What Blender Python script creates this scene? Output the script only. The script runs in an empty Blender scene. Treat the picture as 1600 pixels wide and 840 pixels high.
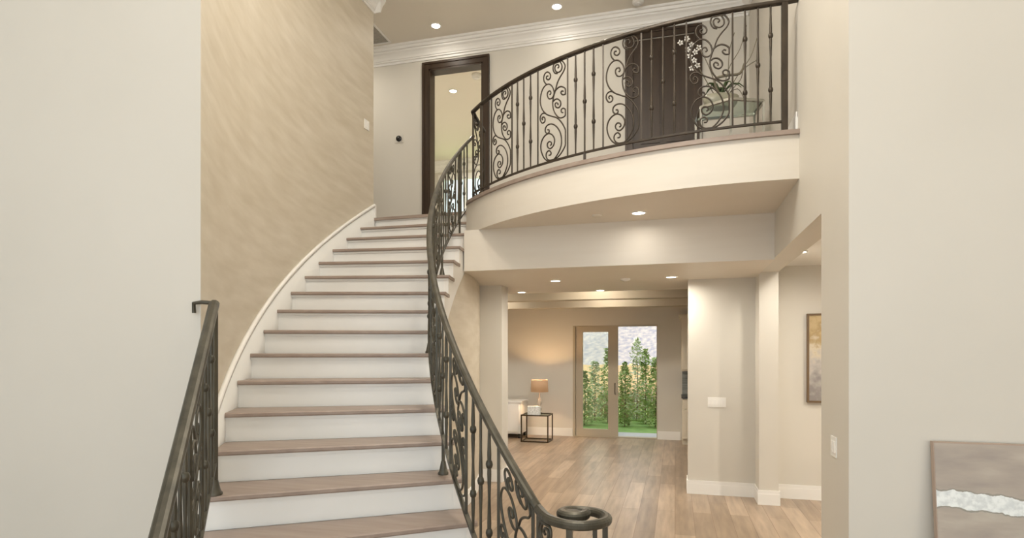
import bpy, math, random
from math import sin, cos, pi, radians, sqrt, atan2, hypot
random.seed(7)
SC = bpy.context.scene
COL = SC.collection

# ------------------------------------------------------------------ frame of the place
TH = radians(15.3); CT, ST = cos(TH), sin(TH)
EYE = 1.7415
def hs(X, d):                     # along/aside of the view axis -> house plan
    return (X * CT - d * ST, X * ST + d * CT)
CX, CY = hs(5.0254, 5.5732)       # centre of the stair's arcs
RO, RI = 7.119, 5.648
A0, DA = 0.341567, 0.0489389
RISE = 0.192
def ang(k): return A0 - DA * k
def arc(k, R):                    # point at step position k (tread n = k + 5) and radius R
    a = ang(k) + TH
    return (CX - R * cos(a), CY - R * sin(a))
def nose(k): return (k + 5) * RISE
def arc_out(k, R):                # outer side: straight tangent for the lowest steps
    if k >= 0: return arc(k, R)
    return arc(k, R / cos(DA * k))
Z2 = 18 * RISE                    # upper floor
ZS = 3.08                         # underside of upper floor slab
ZH = 2.63                         # hall ceiling
ZC = 6.33                         # upper ceiling
BX, BY = hs(3.09, 8.47); BR = 3.96   # balcony edge arc
GX, GY = hs(3.07, 8.43); GR = 3.87   # balcony rail arc

# ------------------------------------------------------------------ helpers
class MB:
    def __init__(s): s.v = []; s.f = []; s.sm = []
    def add(s, vs, fs, smooth=False):
        b = len(s.v); s.v += [tuple(p) for p in vs]
        for f in fs: s.f.append(tuple(b + i for i in f)); s.sm.append(smooth)
        return s
    def box(s, x0, y0, z0, x1, y1, z1):
        x0, x1 = min(x0, x1), max(x0, x1); y0, y1 = min(y0, y1), max(y0, y1); z0, z1 = min(z0, z1), max(z0, z1)
        return s.add([(x0,y0,z0),(x1,y0,z0),(x1,y1,z0),(x0,y1,z0),(x0,y0,z1),(x1,y0,z1),(x1,y1,z1),(x0,y1,z1)],
                     [(0,3,2,1),(4,5,6,7),(0,1,5,4),(1,2,6,5),(2,3,7,6),(3,0,4,7)])
    def prism(s, poly, z0, z1):
        n = len(poly)
        ar = sum(poly[i][0]*poly[(i+1)%n][1] - poly[(i+1)%n][0]*poly[i][1] for i in range(n))
        if ar < 0: poly = poly[::-1]
        vs = [(p[0],p[1],z0) for p in poly] + [(p[0],p[1],z1) for p in poly]
        return s.add(vs, [tuple(range(n-1,-1,-1)), tuple(range(n,2*n))] + [(i,(i+1)%n,n+(i+1)%n,n+i) for i in range(n)])
    def hexa(s, p):               # 8 points: bottom ring, top ring
        return s.add(p, [(0,3,2,1),(4,5,6,7),(0,1,5,4),(1,2,6,5),(2,3,7,6),(3,0,4,7)])
    def rings(s, rings, smooth=True, cap=True, closed=False):
        n = len(rings[0]); vs = [p for r in rings for p in r]; fs = []
        m = len(rings)
        for i in range(m if closed else m-1):
            j = (i+1) % m
            for a in range(n):
                b = (a+1) % n
                fs.append((i*n+a, i*n+b, j*n+b, j*n+a))
        s.add(vs, fs, smooth)
        if cap and not closed:
            s.add(rings[0], [tuple(range(n-1,-1,-1))]); s.add(rings[-1], [tuple(range(n))])
        return s
    def tube(s, pts, r, n=6, smooth=True):
        import mathutils
        V = mathutils.Vector
        P = [V(p) for p in pts]; out = []
        t0 = (P[1]-P[0]).normalized()
        u = t0.orthogonal().normalized()
        for i, p in enumerate(P):
            t = (P[min(i+1,len(P)-1)] - P[max(i-1,0)])
            if t.length < 1e-9: t = t0
            t.normalize()
            u = u - t*u.dot(t)
            if u.length < 1e-6: u = t.orthogonal()
            u.normalize(); w = t.cross(u)
            rr = r[i] if isinstance(r, (list, tuple)) else r
            out.append([tuple(p + (u*cos(2*pi*a/n) + w*sin(2*pi*a/n))*rr) for a in range(n)])
            t0 = t
        return s.rings(out, smooth)
    def sweep(s, pts, prof, smooth=False, closed_prof=True):   # profile in (aside, up); up stays vertical
        out = []
        for i, p in enumerate(pts):
            a = pts[max(i-1,0)]; b = pts[min(i+1,len(pts)-1)]
            tx, ty = b[0]-a[0], b[1]-a[1]; L = hypot(tx,ty) or 1
            nx, ny = ty/L, -tx/L
            out.append([(p[0]+nx*u, p[1]+ny*u, p[2]+w) for u, w in prof])
        return s.rings(out, smooth)
    def lathe(s, x, y, prof, n=12, smooth=True, ax=None):
        out = [[(x + r*cos(2*pi*a/n), y + r*sin(2*pi*a/n), z) for a in range(n)] for r, z in prof]
        return s.rings(out, smooth)
    def build(s, name, mat, parent=None):
        me = bpy.data.meshes.new(name)
        o0 = parent.get('_org', (0,0,0)) if parent else (0,0,0)
        me.from_pydata([(p[0]-o0[0], p[1]-o0[1], p[2]-o0[2]) for p in s.v], [], s.f)
        me.polygons.foreach_set('use_smooth', s.sm)
        me.materials.append(mat); me.update()
        import bmesh
        bm = bmesh.new(); bm.from_mesh(me); bmesh.ops.recalc_face_normals(bm, faces=bm.faces[:]); bm.to_mesh(me); bm.free()
        o = bpy.data.objects.new(name, me); COL.objects.link(o)
        if parent:
            o.parent = parent
            o['_org'] = tuple(o0)
        return o
def thing(name, label, cat, loc=(0,0,0), group=None, kind=None):
    o = bpy.data.objects.new(name, None); COL.objects.link(o)
    o.location = loc; o['_org'] = tuple(loc); o.empty_display_size = .1
    if label: o['label'] = label
    if cat: o['category'] = cat
    if group: o['group'] = group
    if kind: o['kind'] = kind
    return o
def tag(o, label, cat, group=None, kind=None):
    o['label'] = label; o['category'] = cat
    if group: o['group'] = group
    if kind: o['kind'] = kind
    return o
def struct(name, mb, mat, label=None, parent=None):
    o = mb.build(name, mat, parent)
    if not parent: o['kind'] = 'structure'
    if label: o['label'] = label
    return o

# ------------------------------------------------------------------ materials
def mat(name, c, rough=.6, metal=0, var=None, scale=(3,3,3), amt=.5, spec=.5, bump=0, detail=3, emit=None, rot=(0,0,0), trans=0):
    m = bpy.data.materials.new(name); m.use_nodes = True
    nt = m.node_tree; b = nt.nodes['Principled BSDF']
    b.inputs['Base Color'].default_value = (*c, 1); b.inputs['Roughness'].default_value = rough; b.inputs['Metallic'].default_value = metal
    b.inputs['Specular IOR Level'].default_value = spec
    if trans: b.inputs['Transmission Weight'].default_value = trans
    if emit: b.inputs['Emission Color'].default_value = (*emit[0], 1); b.inputs['Emission Strength'].default_value = emit[1]
    if var or bump:
        g = nt.nodes.new('ShaderNodeNewGeometry'); mp = nt.nodes.new('ShaderNodeMapping'); no = nt.nodes.new('ShaderNodeTexNoise')
        mp.inputs['Scale'].default_value = scale
        no.inputs['Scale'].default_value = 1; no.inputs['Detail'].default_value = detail
        src = g.outputs['Position']
        if any(rot):
            mr = nt.nodes.new('ShaderNodeMapping'); mr.inputs['Rotation'].default_value = rot
            nt.links.new(src, mr.inputs[0]); src = mr.outputs[0]
        nt.links.new(src, mp.inputs[0]); nt.links.new(mp.outputs[0], no.inputs['Vector'])
        if var:
            r = nt.nodes.new('ShaderNodeValToRGB'); e = r.color_ramp.elements
            e[0].position = .5-amt/2; e[1].position = .5+amt/2
            e[0].color = (*c,1); e[1].color = (*var,1)
            nt.links.new(no.outputs['Fac'], r.inputs[0]); nt.links.new(r.outputs[0], b.inputs['Base Color'])
        if bump:
            bp = nt.nodes.new('ShaderNodeBump'); bp.inputs['Strength'].default_value = bump; bp.inputs['Distance'].default_value = .004
            nt.links.new(no.outputs['Fac'], bp.inputs['Height']); nt.links.new(bp.outputs[0], b.inputs['Normal'])
    return m

WALL = mat('wall_paint', (.655,.625,.56), .55, var=(.685,.655,.59), scale=(1.2,1.2,1.2))
FAUX = mat('stair_wall_faux_finish', (.55,.485,.375), .5, var=(.68,.62,.515), scale=(2.0,2.2,12), amt=.55, detail=6)
CEIL = mat('ceiling_paint', (.78,.735,.645), .7)
WHITE = mat('white_trim_paint', (.86,.85,.82), .4)
RISERM = mat('white_riser_paint', (.86,.86,.84), .4, var=(.80,.80,.77), scale=(2,2,2))
FASC = mat('fascia_plaster', (.70,.645,.56), .5, var=(.73,.68,.60), scale=(1.5,1.5,14), amt=.5)
TREADM = mat('tread_oak', (.275,.21,.172), .45, var=(.355,.285,.24), scale=(2.2,22,22), amt=.5, detail=5)
IRON = mat('wrought_iron', (.028,.026,.019), .38, metal=.4, var=(.115,.105,.078), scale=(14,14,6), amt=.6, detail=4, bump=.25)
DARKIRON = mat('dark_bronze_iron', (.022,.016,.010), .42, metal=.35, var=(.062,.045,.029), scale=(14,14,6), amt=.6, bump=.2)
DWOOD = mat('dark_walnut', (.03,.017,.009), .4, var=(.052,.03,.017), scale=(14,14,1.5), amt=.5)
BEAMP = mat('beam_paint', (.40,.34,.25), .6)
PLATE = mat('plate_plastic', (.88,.87,.83), .35)
BLACKP = mat('black_plastic', (.012,.012,.012), .25)
GREYP = mat('grey_slot', (.42,.40,.36), .6)
LENS = mat('lit_lens', (1,1,1), .4, emit=((1,.93,.80), 14))
TAN = mat('sliding_door_paint', (.47,.41,.31), .5)
KITC = mat('cream_cabinet', (.72,.65,.52), .4)
TILE = mat('grey_glass_tile', (.20,.21,.19), .15, var=(.33,.34,.31), scale=(3,3,40), amt=.3)
STONE = mat('dark_stone', (.04,.04,.04), .25)
STEELB = mat('bronze_frame', (.075,.055,.035), .4, metal=.7)
MIRR = mat('polished_silver', (.45,.45,.41), .18, metal=.9)
SHADE = mat('lamp_shade_fabric', (.30,.20,.13), .7, emit=((1,.55,.25), .18))
CRYS = mat('smoky_crystal', (.62,.56,.48), .1, metal=.3)
CARVED = mat('white_carved', (.62,.64,.62), .5, var=(.88,.89,.88), scale=(40,40,40), amt=.3)
GRASS = mat('lawn_grass', (.20,.36,.09), .9, var=(.33,.50,.16), scale=(6,6,6))
CONC = mat('patio_concrete', (.52,.52,.56), .8, var=(.6,.6,.62))
FENCE = mat('cedar_fence', (.34,.235,.125), .8, var=(.46,.33,.20), scale=(9,9,.8))
LEAF = mat('leaf_green', (.26,.38,.10), .6, var=(.58,.66,.32), scale=(7,7,7), amt=.3)
LEAF2 = mat('leaf_pale', (.42,.50,.30), .6, var=(.80,.82,.66), scale=(8,8,8), amt=.3)
BARK = mat('bark', (.20,.14,.09), .9)
HILL = mat('dry_hillside', (.05,.054,.08), .95, var=(.165,.148,.13), scale=(4.5,1.6,4.5), amt=.5, detail=12)
LEAFD = mat('orchid_leaf', (.05,.08,.025), .4)
PETAL = mat('orchid_petal', (.9,.88,.84), .5)
TWIG = mat('grey_twig', (.16,.14,.10), .7)
POT = mat('planter_glaze', (.30,.29,.22), .3)
CANVS = mat('canvas_edge', (.42,.33,.27), .8)

def glass(name, tint=(1,1,1), rough=0, mix=.1):
    m = bpy.data.materials.new(name); m.use_nodes = True; nt = m.node_tree; nt.nodes.clear()
    o = nt.nodes.new('ShaderNodeOutputMaterial'); t = nt.nodes.new('ShaderNodeBsdfTransparent'); g = nt.nodes.new('ShaderNodeBsdfGlossy'); x = nt.nodes.new('ShaderNodeMixShader')
    t.inputs[0].default_value = (*tint,1); g.inputs['Roughness'].default_value = rough; x.inputs[0].default_value = mix
    nt.links.new(t.outputs[0], x.inputs[1]); nt.links.new(g.outputs[0], x.inputs[2]); nt.links.new(x.outputs[0], o.inputs[0])
    return m
GLASS = glass('clear_pane', (.93,.97,.94), 0, .06)
GLASST = glass('table_glass', (.80,.86,.82), .02, .15)

def planks():
    m = bpy.data.materials.new('oak_plank_floor'); m.use_nodes = True; nt = m.node_tree; b = nt.nodes['Principled BSDF']
    g = nt.nodes.new('ShaderNodeNewGeometry'); mp = nt.nodes.new('ShaderNodeMapping'); mp.inputs['Rotation'].default_value = (0,0,radians(90))
    br = nt.nodes.new('ShaderNodeTexBrick'); br.offset = .37; br.inputs['Scale'].default_value = 1
    br.inputs['Brick Width'].default_value = 1.35; br.inputs['Row Height'].default_value = .19; br.inputs['Mortar Size'].default_value = .0025
    br.inputs['Color1'].default_value = (.27,.20,.138,1); br.inputs['Color2'].default_value = (.43,.335,.245,1); br.inputs['Mortar'].default_value = (.20,.13,.08,1)
    br.inputs['Bias'].default_value = .1
    mp2 = nt.nodes.new('ShaderNodeMapping'); mp2.inputs['Scale'].default_value = (16,1.6,1)
    no = nt.nodes.new('ShaderNodeTexNoise'); no.inputs['Scale'].default_value = 1; no.inputs['Detail'].default_value = 6
    rr = nt.nodes.new('ShaderNodeValToRGB'); rr.color_ramp.elements[0].color = (.62,.60,.58,1); rr.color_ramp.elements[1].color = (1.12,1.1,1.08,1)
    rr.color_ramp.elements[0].position = .3; rr.color_ramp.elements[1].position = .7
    mx = nt.nodes.new('ShaderNodeMixRGB'); mx.blend_type = 'MULTIPLY'; mx.inputs[0].default_value = .8
    L = nt.links.new
    L(g.outputs['Position'], mp.inputs[0]); L(mp.outputs[0], br.inputs['Vector']); L(g.outputs['Position'], mp2.inputs[0]); L(mp2.outputs[0], no.inputs['Vector'])
    L(no.outputs['Fac'], rr.inputs[0]); L(br.outputs['Color'], mx.inputs[1]); L(rr.outputs[0], mx.inputs[2]); L(mx.outputs[0], b.inputs['Base Color'])
    b.inputs['Roughness'].default_value = .33
    return m
FLOORM = planks()

def canvas_taupe(z_band, x0):
    m = bpy.data.materials.new('taupe_abstract_paint'); m.use_nodes = True; nt = m.node_tree; b = nt.nodes['Principled BSDF']; L = nt.links.new
    g = nt.nodes.new('ShaderNodeNewGeometry'); mp = nt.nodes.new('ShaderNodeMapping'); mp.inputs['Scale'].default_value = (4,4,14)
    n1 = nt.nodes.new('ShaderNodeTexNoise'); n1.inputs['Scale'].default_value = 1; n1.inputs['Detail'].default_value = 6
    r1 = nt.nodes.new('ShaderNodeValToRGB'); e = r1.color_ramp.elements
    e[0].position = .28; e[0].color = (.36,.315,.28,1); e[1].position = .72; e[1].color = (.52,.48,.41,1)
    k = e.new(.5); k.color = (.43,.375,.325,1)
    L(g.outputs['Position'], mp.inputs[0]); L(mp.outputs[0], n1.inputs['Vector']); L(n1.outputs['Fac'], r1.inputs[0])
    sx = nt.nodes.new('ShaderNodeSeparateXYZ'); L(g.outputs['Position'], sx.inputs[0])
    n2 = nt.nodes.new('ShaderNodeTexNoise'); n2.inputs['Scale'].default_value = 11; n2.inputs['Detail'].default_value = 5; L(g.outputs['Position'], n2.inputs['Vector'])
    def math_(op, a, bb):
        q = nt.nodes.new('ShaderNodeMath'); q.operation = op
        for i, v in enumerate((a, bb)):
            if isinstance(v, (int, float)): q.inputs[i].default_value = v
            else: L(v, q.inputs[i])
        return q.outputs[0]
    # a ragged, slightly sloping pale band
    dx = math_('SUBTRACT', sx.outputs['X'], x0)
    zz = math_('ADD', sx.outputs['Z'], math_('MULTIPLY', dx, .05))
    zz = math_('ADD', zz, math_('MULTIPLY', math_('SUBTRACT', n2.outputs['Fac'], .5), .075))
    dist = math_('ABSOLUTE', math_('SUBTRACT', zz, z_band), 0)
    fac = math_('LESS_THAN', dist, .042)
    edge = math_('LESS_THAN', dist, .05)
    mx0 = nt.nodes.new('ShaderNodeMixRGB'); mx0.inputs[2].default_value = (.30,.29,.25,1); L(edge, mx0.inputs[0]); L(r1.outputs[0], mx0.inputs[1])
    r2 = nt.nodes.new('ShaderNodeValToRGB'); r2.color_ramp.elements[0].color = (.68,.72,.73,1); r2.color_ramp.elements[1].color = (.86,.90,.90,1)
    r2.color_ramp.elements[0].position = .35; r2.color_ramp.elements[1].position = .6
    n3 = nt.nodes.new('ShaderNodeTexNoise'); n3.inputs['Scale'].default_value = 45; L(g.outputs['Position'], n3.inputs['Vector']); L(n3.outputs['Fac'], r2.inputs[0])
    mx = nt.nodes.new('ShaderNodeMixRGB'); L(fac, mx.inputs[0]); L(mx0.outputs[0], mx.inputs[1]); L(r2.outputs[0], mx.inputs[2]); L(mx.outputs[0], b.inputs['Base Color'])
    b.inputs['Roughness'].default_value = .6
    return m
def canvas_gold():
    m = bpy.data.materials.new('gold_grey_abstract_paint'); m.use_nodes = True; nt = m.node_tree; b = nt.nodes['Principled BSDF']; L = nt.links.new
    g = nt.nodes.new('ShaderNodeNewGeometry'); sx = nt.nodes.new('ShaderNodeSeparateXYZ'); L(g.outputs['Position'], sx.inputs[0])
    n1 = nt.nodes.new('ShaderNodeTexNoise'); n1.inputs['Scale'].default_value = 9; n1.inputs['Detail'].default_value = 6; L(g.outputs['Position'], n1.inputs['Vector'])
    mr = nt.nodes.new('ShaderNodeMapRange'); mr.inputs[1].default_value = 1.3; mr.inputs[2].default_value = 2.1; L(sx.outputs['Z'], mr.inputs[0])
    ad = nt.nodes.new('ShaderNodeMath'); ad.operation = 'ADD'; L(mr.outputs[0], ad.inputs[0])
    mu = nt.nodes.new('ShaderNodeMath'); mu.operation = 'MULTIPLY_ADD'; mu.inputs[1].default_value = 1.3; mu.inputs[2].default_value = -.65; L(n1.outputs['Fac'], mu.inputs[0]); L(mu.outputs[0], ad.inputs[1])
    r = nt.nodes.new('ShaderNodeValToRGB'); e = r.color_ramp.elements
    e[0].position = .0; e[0].color = (.27,.25,.24,1); e[1].position = 1; e[1].color = (.52,.40,.22,1)
    q = e.new(.35); q.color = (.48,.45,.42,1); q = e.new(.6); q.color = (.62,.55,.42,1); q = e.new(.78); q.color = (.40,.29,.14,1)
    L(ad.outputs[0], r.inputs[0]); L(r.outputs[0], b.inputs['Base Color']); b.inputs['Roughness'].default_value = .5
    return m

# ------------------------------------------------------------------ room shell
XW = .927                                                    # right stair-hall wall plane
struct('floor', MB().box(-7,-4,-.12, 5,12.26,0), FLOORM, 'oak plank floor running through the hall')
struct('ceiling', MB().box(-7,-4,ZC, 5,13.7,ZC+.15), CEIL)
struct('wall_outer_left', MB().box(-7.15,-4,0, -7,13.7,ZC), WALL)
struct('wall_outer_right', MB().box(5,-4,0, 5.15,13.7,ZC), WALL)

KW0, KW1 = .27, 13.06
ks = [KW0 + (KW1-KW0)*i/48 for i in range(49)]
w = MB()
poly = [arc(k, RO) for k in ks if k > .9] + [arc(k, RO+.14) for k in reversed(ks) if k > 1.6]
poly = [arc(KW0+.06, RO), arc(KW0+.35, RO)] + poly
w.prism(poly, 0, ZC)
struct('wall_stair', w, FAUX, 'curved beige streaked wall beside the staircase')
cxl, cyl = arc(KW0, RO)
struct('wall_front_left', MB().prism([(-7,cyl),(cxl,cyl),arc(KW0+.06,RO),arc(KW0+.6,RO+.12),(-7,arc(KW0+.72,RO)[1])],0,ZC), WALL, 'tall plain pale wall at the left, ending at the stair')
ex, ey = arc(KW1, RO)
struct('wall_landing', MB().prism([(ex,ey),(ex-.05,ey+.01),(-7,ey+.01),(-7,ey-.14),(ex-.06,ey-.14)], Z2, ZC), WALL)

wr = MB()
wr.box(XW,3.86,0, XW+.205,4.31,ZC).box(XW,4.31,2.65, XW+.205,7.31,ZC).box(XW,7.31,0, XW+.205,7.85,ZC).box(XW,7.85,Z2,XW+.205,8.4,ZC)
struct('wall_right', wr, WALL, 'right stair hall wall with the wide opening to the next room')
struct('wall_front_right', MB().box(XW,3.67,0, 5,3.86,ZC), WALL, 'plain pale wall at the right with the leaning canvas')
YB = 8.25
wb = MB()
wb.box(-7,YB,Z2,-3.54,YB+.15,ZC).box(-3.54,YB,5.945,-2.69,YB+.15,ZC).box(-2.69,YB,Z2,-.555,YB+.15,ZC).box(-.555,YB,5.965,.245,YB+.15,ZC).box(.245,YB,Z2,XW,YB+.15,ZC)
struct('wall_back_upper', wb, WALL)
# hall wall in line with the switch wall, with the wide opening to the family room
YH = 7.65
def inner(k, off=0):              # plan of the stair's inner side, easing into the hall wall
    if k <= 10.5: return arc(k, RI+off)
    p0 = arc(10.5, RI); f = (k-10.5)/4.5
    p1 = arc(10.5+2.25, RI); p2 = (-2.525, 7.65)
    q = [(1-f)**2*p0[i] + 2*f*(1-f)*p1[i] + f*f*p2[i] for i in (0,1)]
    tx, ty = [2*(1-f)*(p1[i]-p0[i]) + 2*f*(p2[i]-p1[i]) for i in (0,1)]
    L = hypot(tx, ty); return (q[0]-ty/L*off, q[1]+tx/L*off)
inner_end = None
kk = 11
while True:
    p = inner(kk)
    if p[1] >= YH-.002 or kk >= 15: break
    kk += .05
KEND = kk
wh = MB()
wh.box(-7,YH,0,-2.235,YH+.3,ZH).box(.157,YH,0,XW,YH+.3,ZH)
struct('wall_hall', wh, WALL, 'hall wall around the wide opening to the family room')
struct('wall_dining', MB().box(XW+.205,7.70,0,5,7.85,2.9), WALL, 'far wall of the side room')
struct('ceiling_dining', MB().box(XW+.205,3.86,2.76,5,7.70,2.9), WHITE)
SX0, SX1, SZ = -2.036, -.34, 2.275
YF = 12.2
wf = MB()
wf.box(-7,YF,0,SX0,YF+.16,ZS).box(SX0,YF,SZ,SX1,YF+.16,ZS).box(SX1,YF,0,5,YF+.16,ZS)
struct('wall_far', wf, WALL, 'far wall of the family room with the sliding door')
YR = 13.5
WX0, WX1, WZ0, WZ1 = -5.45, -4.25, 4.35, 5.93
wu = MB()
wu.box(-7,YR,Z2,WX0,YR+.16,ZC).box(WX1,YR,Z2,5,YR+.16,ZC).box(WX0,YR,Z2,WX1,YR+.16,WZ0).box(WX0,YR,WZ1,WX1,YR+.16,ZC)
struct('wall_upper_room', wu, WALL)
struct('wall_upper_room_right', MB().box(-1.5,YB+.15,Z2,-1.35,YR,ZC), WALL)

# ---- upper floor slab, balcony, hall ceiling
def arcpts(cx, cy, R, a0, a1, n):
    return [(cx + R*cos(a0+(a1-a0)*i/n), cy + R*sin(a0+(a1-a0)*i/n)) for i in range(n+1)]
def balcony_poly(off):
    R = BR + off
    a_r = math.acos((XW-BX)/R); a_r = -a_r                  # where the arc meets the right wall
    # corner with the stair's inner edge
    KC = 11.5
    best = min((abs(hypot(arc(11+i*.01, RI+.05-off)[0]-BX, arc(11+i*.01, RI+.05-off)[1]-BY)-R), 11+i*.01) for i in range(120))
    KC = best[1]
    c = arc(KC, RI+.05-off)
    a_l = atan2(c[1]-BY, c[0]-BX)
    if a_l > 0: a_l -= 2*pi
    pts = arcpts(BX, BY, R, a_r, a_l, 48)
    return pts, KC, a_r, a_l
pts, KC, aR, aL = balcony_poly(0)
edge = pts + [arc(KC+(13.2-KC)*i/6, RI+.05) for i in range(1,7)] + [arc(13.2, RO)] 
endx, endy = arc(13.2, RO)
slab = edge + [(-7, endy), (-7, YB+.15), (XW, YB+.15)]
struct('ceiling_balcony', MB().prism(slab, ZS, Z2-.035), FASC, 'curved plaster edge and underside of the balcony')
pts2, KC2, _, _ = balcony_poly(.028)
edge2 = pts2 + [arc(KC2+(13-KC2)*i/6, RI+.052) for i in range(1,7)] + [arc(13, RO)]
struct('floor_upper', MB().prism(edge2 + [(-7, endy), (-7, YB+.15), (XW, YB+.15)], Z2-.035, Z2), TREADM, 'wood edge and floor of the balcony landing')
struct('floor_upper_back', MB().box(-7,YB+.15,ZS,5,13.7,Z2), CEIL)
YHD = 6.21
kk = 9.0
while arc(kk, RI-.002)[1] < YHD: kk += .02
KHD = kk
hp = [arc(KHD + (13.2-KHD)*i/14, RI-.003) for i in range(15)]
hp = [(arc(KHD,RI-.003)[0], YHD)] + hp[1:] + [(arc(13.2,RI)[0]-.01,YH),(-2.7,YH),(-2.7,8.8),(XW,8.8),(XW,YHD)]
hq = [arc(KHD+.05 + (11.08-KHD-.05)*i/6, RI+.012) for i in range(7)] + [inner(11.25 + (KEND-11.25)*i/14, .03) for i in range(15)] + [(arc(13.2,RI)[0]-.01,YH)] + [arc(13.2-(13.2-KHD-.05)*i/14, RI-.003) for i in range(15)]
struct('ceiling_hall', MB().prism(hp, ZH, ZS).prism(hq, ZH, ZH+.008), FASC, 'dropped hall ceiling below the balcony')
struct('ceiling_family_left', MB().box(-7,YH+.3,ZH,-2.7,8.8,ZS), FASC)
struct('ceiling_family_right', MB().box(XW,7.85,ZH,5,8.8,ZS), FASC)
for i, (y, zb) in enumerate(((9.75, 2.60), (11.05, 2.565))):
    struct('ceiling_beam_%d' % (i+1), MB().box(-7,y,zb,5,y+.22,ZS), BEAMP, ('nearer' if i == 0 else 'farther') + ' tan painted ceiling beam in the family room')

# ---- baseboards
BASEP = [(0,0),(.016,0),(.016,.125),(.011,.135),(.011,.15),(.005,.165),(0,.165)]
def base(name, path, side=1):
    prof = [(u*side, w) for u, w in BASEP]
    return struct(name, MB().sweep([(p[0],p[1],p[2] if len(p) > 2 else 0) for p in path], prof), WHITE)
base('baseboard_hall_right', [(.157,YH+.3),(.157,YH+.001),(.157+.0005,YH),(XW-.001,YH)], -1) if False else None
def base_boxes(name, segs, z=0, h=.165):
    m = MB()
    for (x0,y0,x1,y1) in segs:
        m.box(x0,y0,z,x1,y1,z+h*.76); 
        gx = .005 if abs(x1-x0) < .05 else 0; gy = .005 if abs(y1-y0) < .05 else 0
        m.box(x0+gx*.6,y0+gy*.6,z+h*.76,x1-gx*.6,y1-gy*.6,z+h)
    return struct(name, m, WHITE)
t = .016
base_boxes('baseboard_hall', [(.157-t,YH-t,XW,YH),(.157-t,YH,.157,YH+.3)])
base_boxes('baseboard_column', [(XW-t,7.31-t,XW+.205+t,7.31),(XW-t,7.31,XW,YH-t)])
base_boxes('baseboard_dining', [(XW+.205,7.70-t,5,7.70)])
base_boxes('baseboard_hall_left', [(inner(KEND)[0]+.01,YH-t,-2.235,YH),(-2.235,YH-t,-2.235+t,YH+.3)])
base_boxes('baseboard_far', [(-7,YF-t,SX0-.005,YF),(SX1+.005,YF-t,.10,YF)])
base_boxes('baseboard_upper', [(XW-t,5.09,XW,YB)], z=Z2)
base_boxes('baseboard_upper_back', [(-2.59,YB-t,-.66,YB),(.35,YB-t,XW-t,YB)], z=Z2)
base_boxes('baseboard_right', [(XW-t,3.67,XW,4.31)])
m = MB(); pth = [(*inner(k*.25, .018), 0) for k in range(-10, int(KEND*4)+1)]
m.sweep(pth, [(u, w) for u, w in BASEP]); struct('baseboard_stair', m, WHITE)

# ---- crown mouldings
def crown_prof(p=.15, h=.24):     # (out from wall, up)
    return [(0,0),(.014,0),(.014,.03),(.032,.036),(.032,.055),(.042,.06),(.052,.09),(.075,.125),(.10,.145),(.10,.165),(.122,.17),(.128,.19),(.128,.205),(p,.21),(p,h),(0,h)]
m = MB(); m.sweep([(-7,YB,ZC-.24),(XW,YB,ZC-.24)], crown_prof()); struct('trim_1', m, WHITE, 'white crown moulding along the upper back wall')
m = MB(); pth = [(*arc(k, RO), ZC-.24) for k in ks]
# arcs run away from the camera; room side is towards the centre
m.sweep(pth, crown_prof())
m.sweep([(ex+.1,ey,ZC-.24),(-7,ey,ZC-.24)], [(-u if False else u, w) for u, w in crown_prof()])
struct('trim_2', m, WHITE, 'white crown moulding at the top of the curved wall')
m = MB(); m.sweep([(XW,YB,ZC-.24),(XW,3.67,ZC-.24)], crown_prof()); struct('trim_3', m, WHITE)
m = MB(); m.sweep([(-7,YR,ZC-.24),(-1.5,YR,ZC-.24)], crown_prof()); struct('trim_4', m, WHITE)

# ---- doors and window (setting)
def casing(x0, x1, ztop, wd, y0, y1, z0):
    m = MB()
    for a, b in ((0, wd), (wd*.0, wd*.32)):
        dp = .0 if b == wd else .012
        m.box(x0+a,y0-dp,z0,x0+b,y1,ztop-a); m.box(x1-b,y0-dp,z0,x1-a,y1,ztop-a)
        m.box(x0+b,y0-dp,ztop-b,x1-b,y1,ztop-a)
    return m
d1 = thing('door_1', 'open doorway with dark wood casing at the top of the stairs', None, (-3.1,YB,Z2), kind='structure')
casing(-3.64,-2.594,6.047,.1,YB-.025,YB,Z2).build('casing', DWOOD, d1)
m = MB().box(-3.54,YB-.02,Z2,-3.515,YB+.16,5.945).box(-2.715,YB-.02,Z2,-2.69,YB+.16,5.945).box(-3.54,YB-.02,5.92,-2.69,YB+.16,5.945)
m.build('jamb', DWOOD, d1)
d2 = thing('door_2', 'closed dark wood door behind the balcony railing', None, (-.15,YB,Z2), kind='structure')
casing(-.654,.345,6.068,.1,YB-.025,YB,Z2).build('casing', DWOOD, d2)
m = MB().box(-.555,YB+.02,Z2+.005,.245,YB+.065,5.965)
for (z0,z1) in ((Z2+.2,Z2+.95),(Z2+1.1,Z2+2.35)):
    for (x0,x1) in ((-.45,-.2),(-.11,.14)):
        m.box(x0,YB+.008,z0,x1,YB+.02,z1)
m.build('door_leaf', DWOOD, d2)
MB().tube([(-.49,YB+.02,Z2+1.0),(-.49,YB-.04,Z2+1.0),(-.39,YB-.045,Z2+1.0)], .01, 8).build('door_handle', STEELB, d2)
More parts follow.
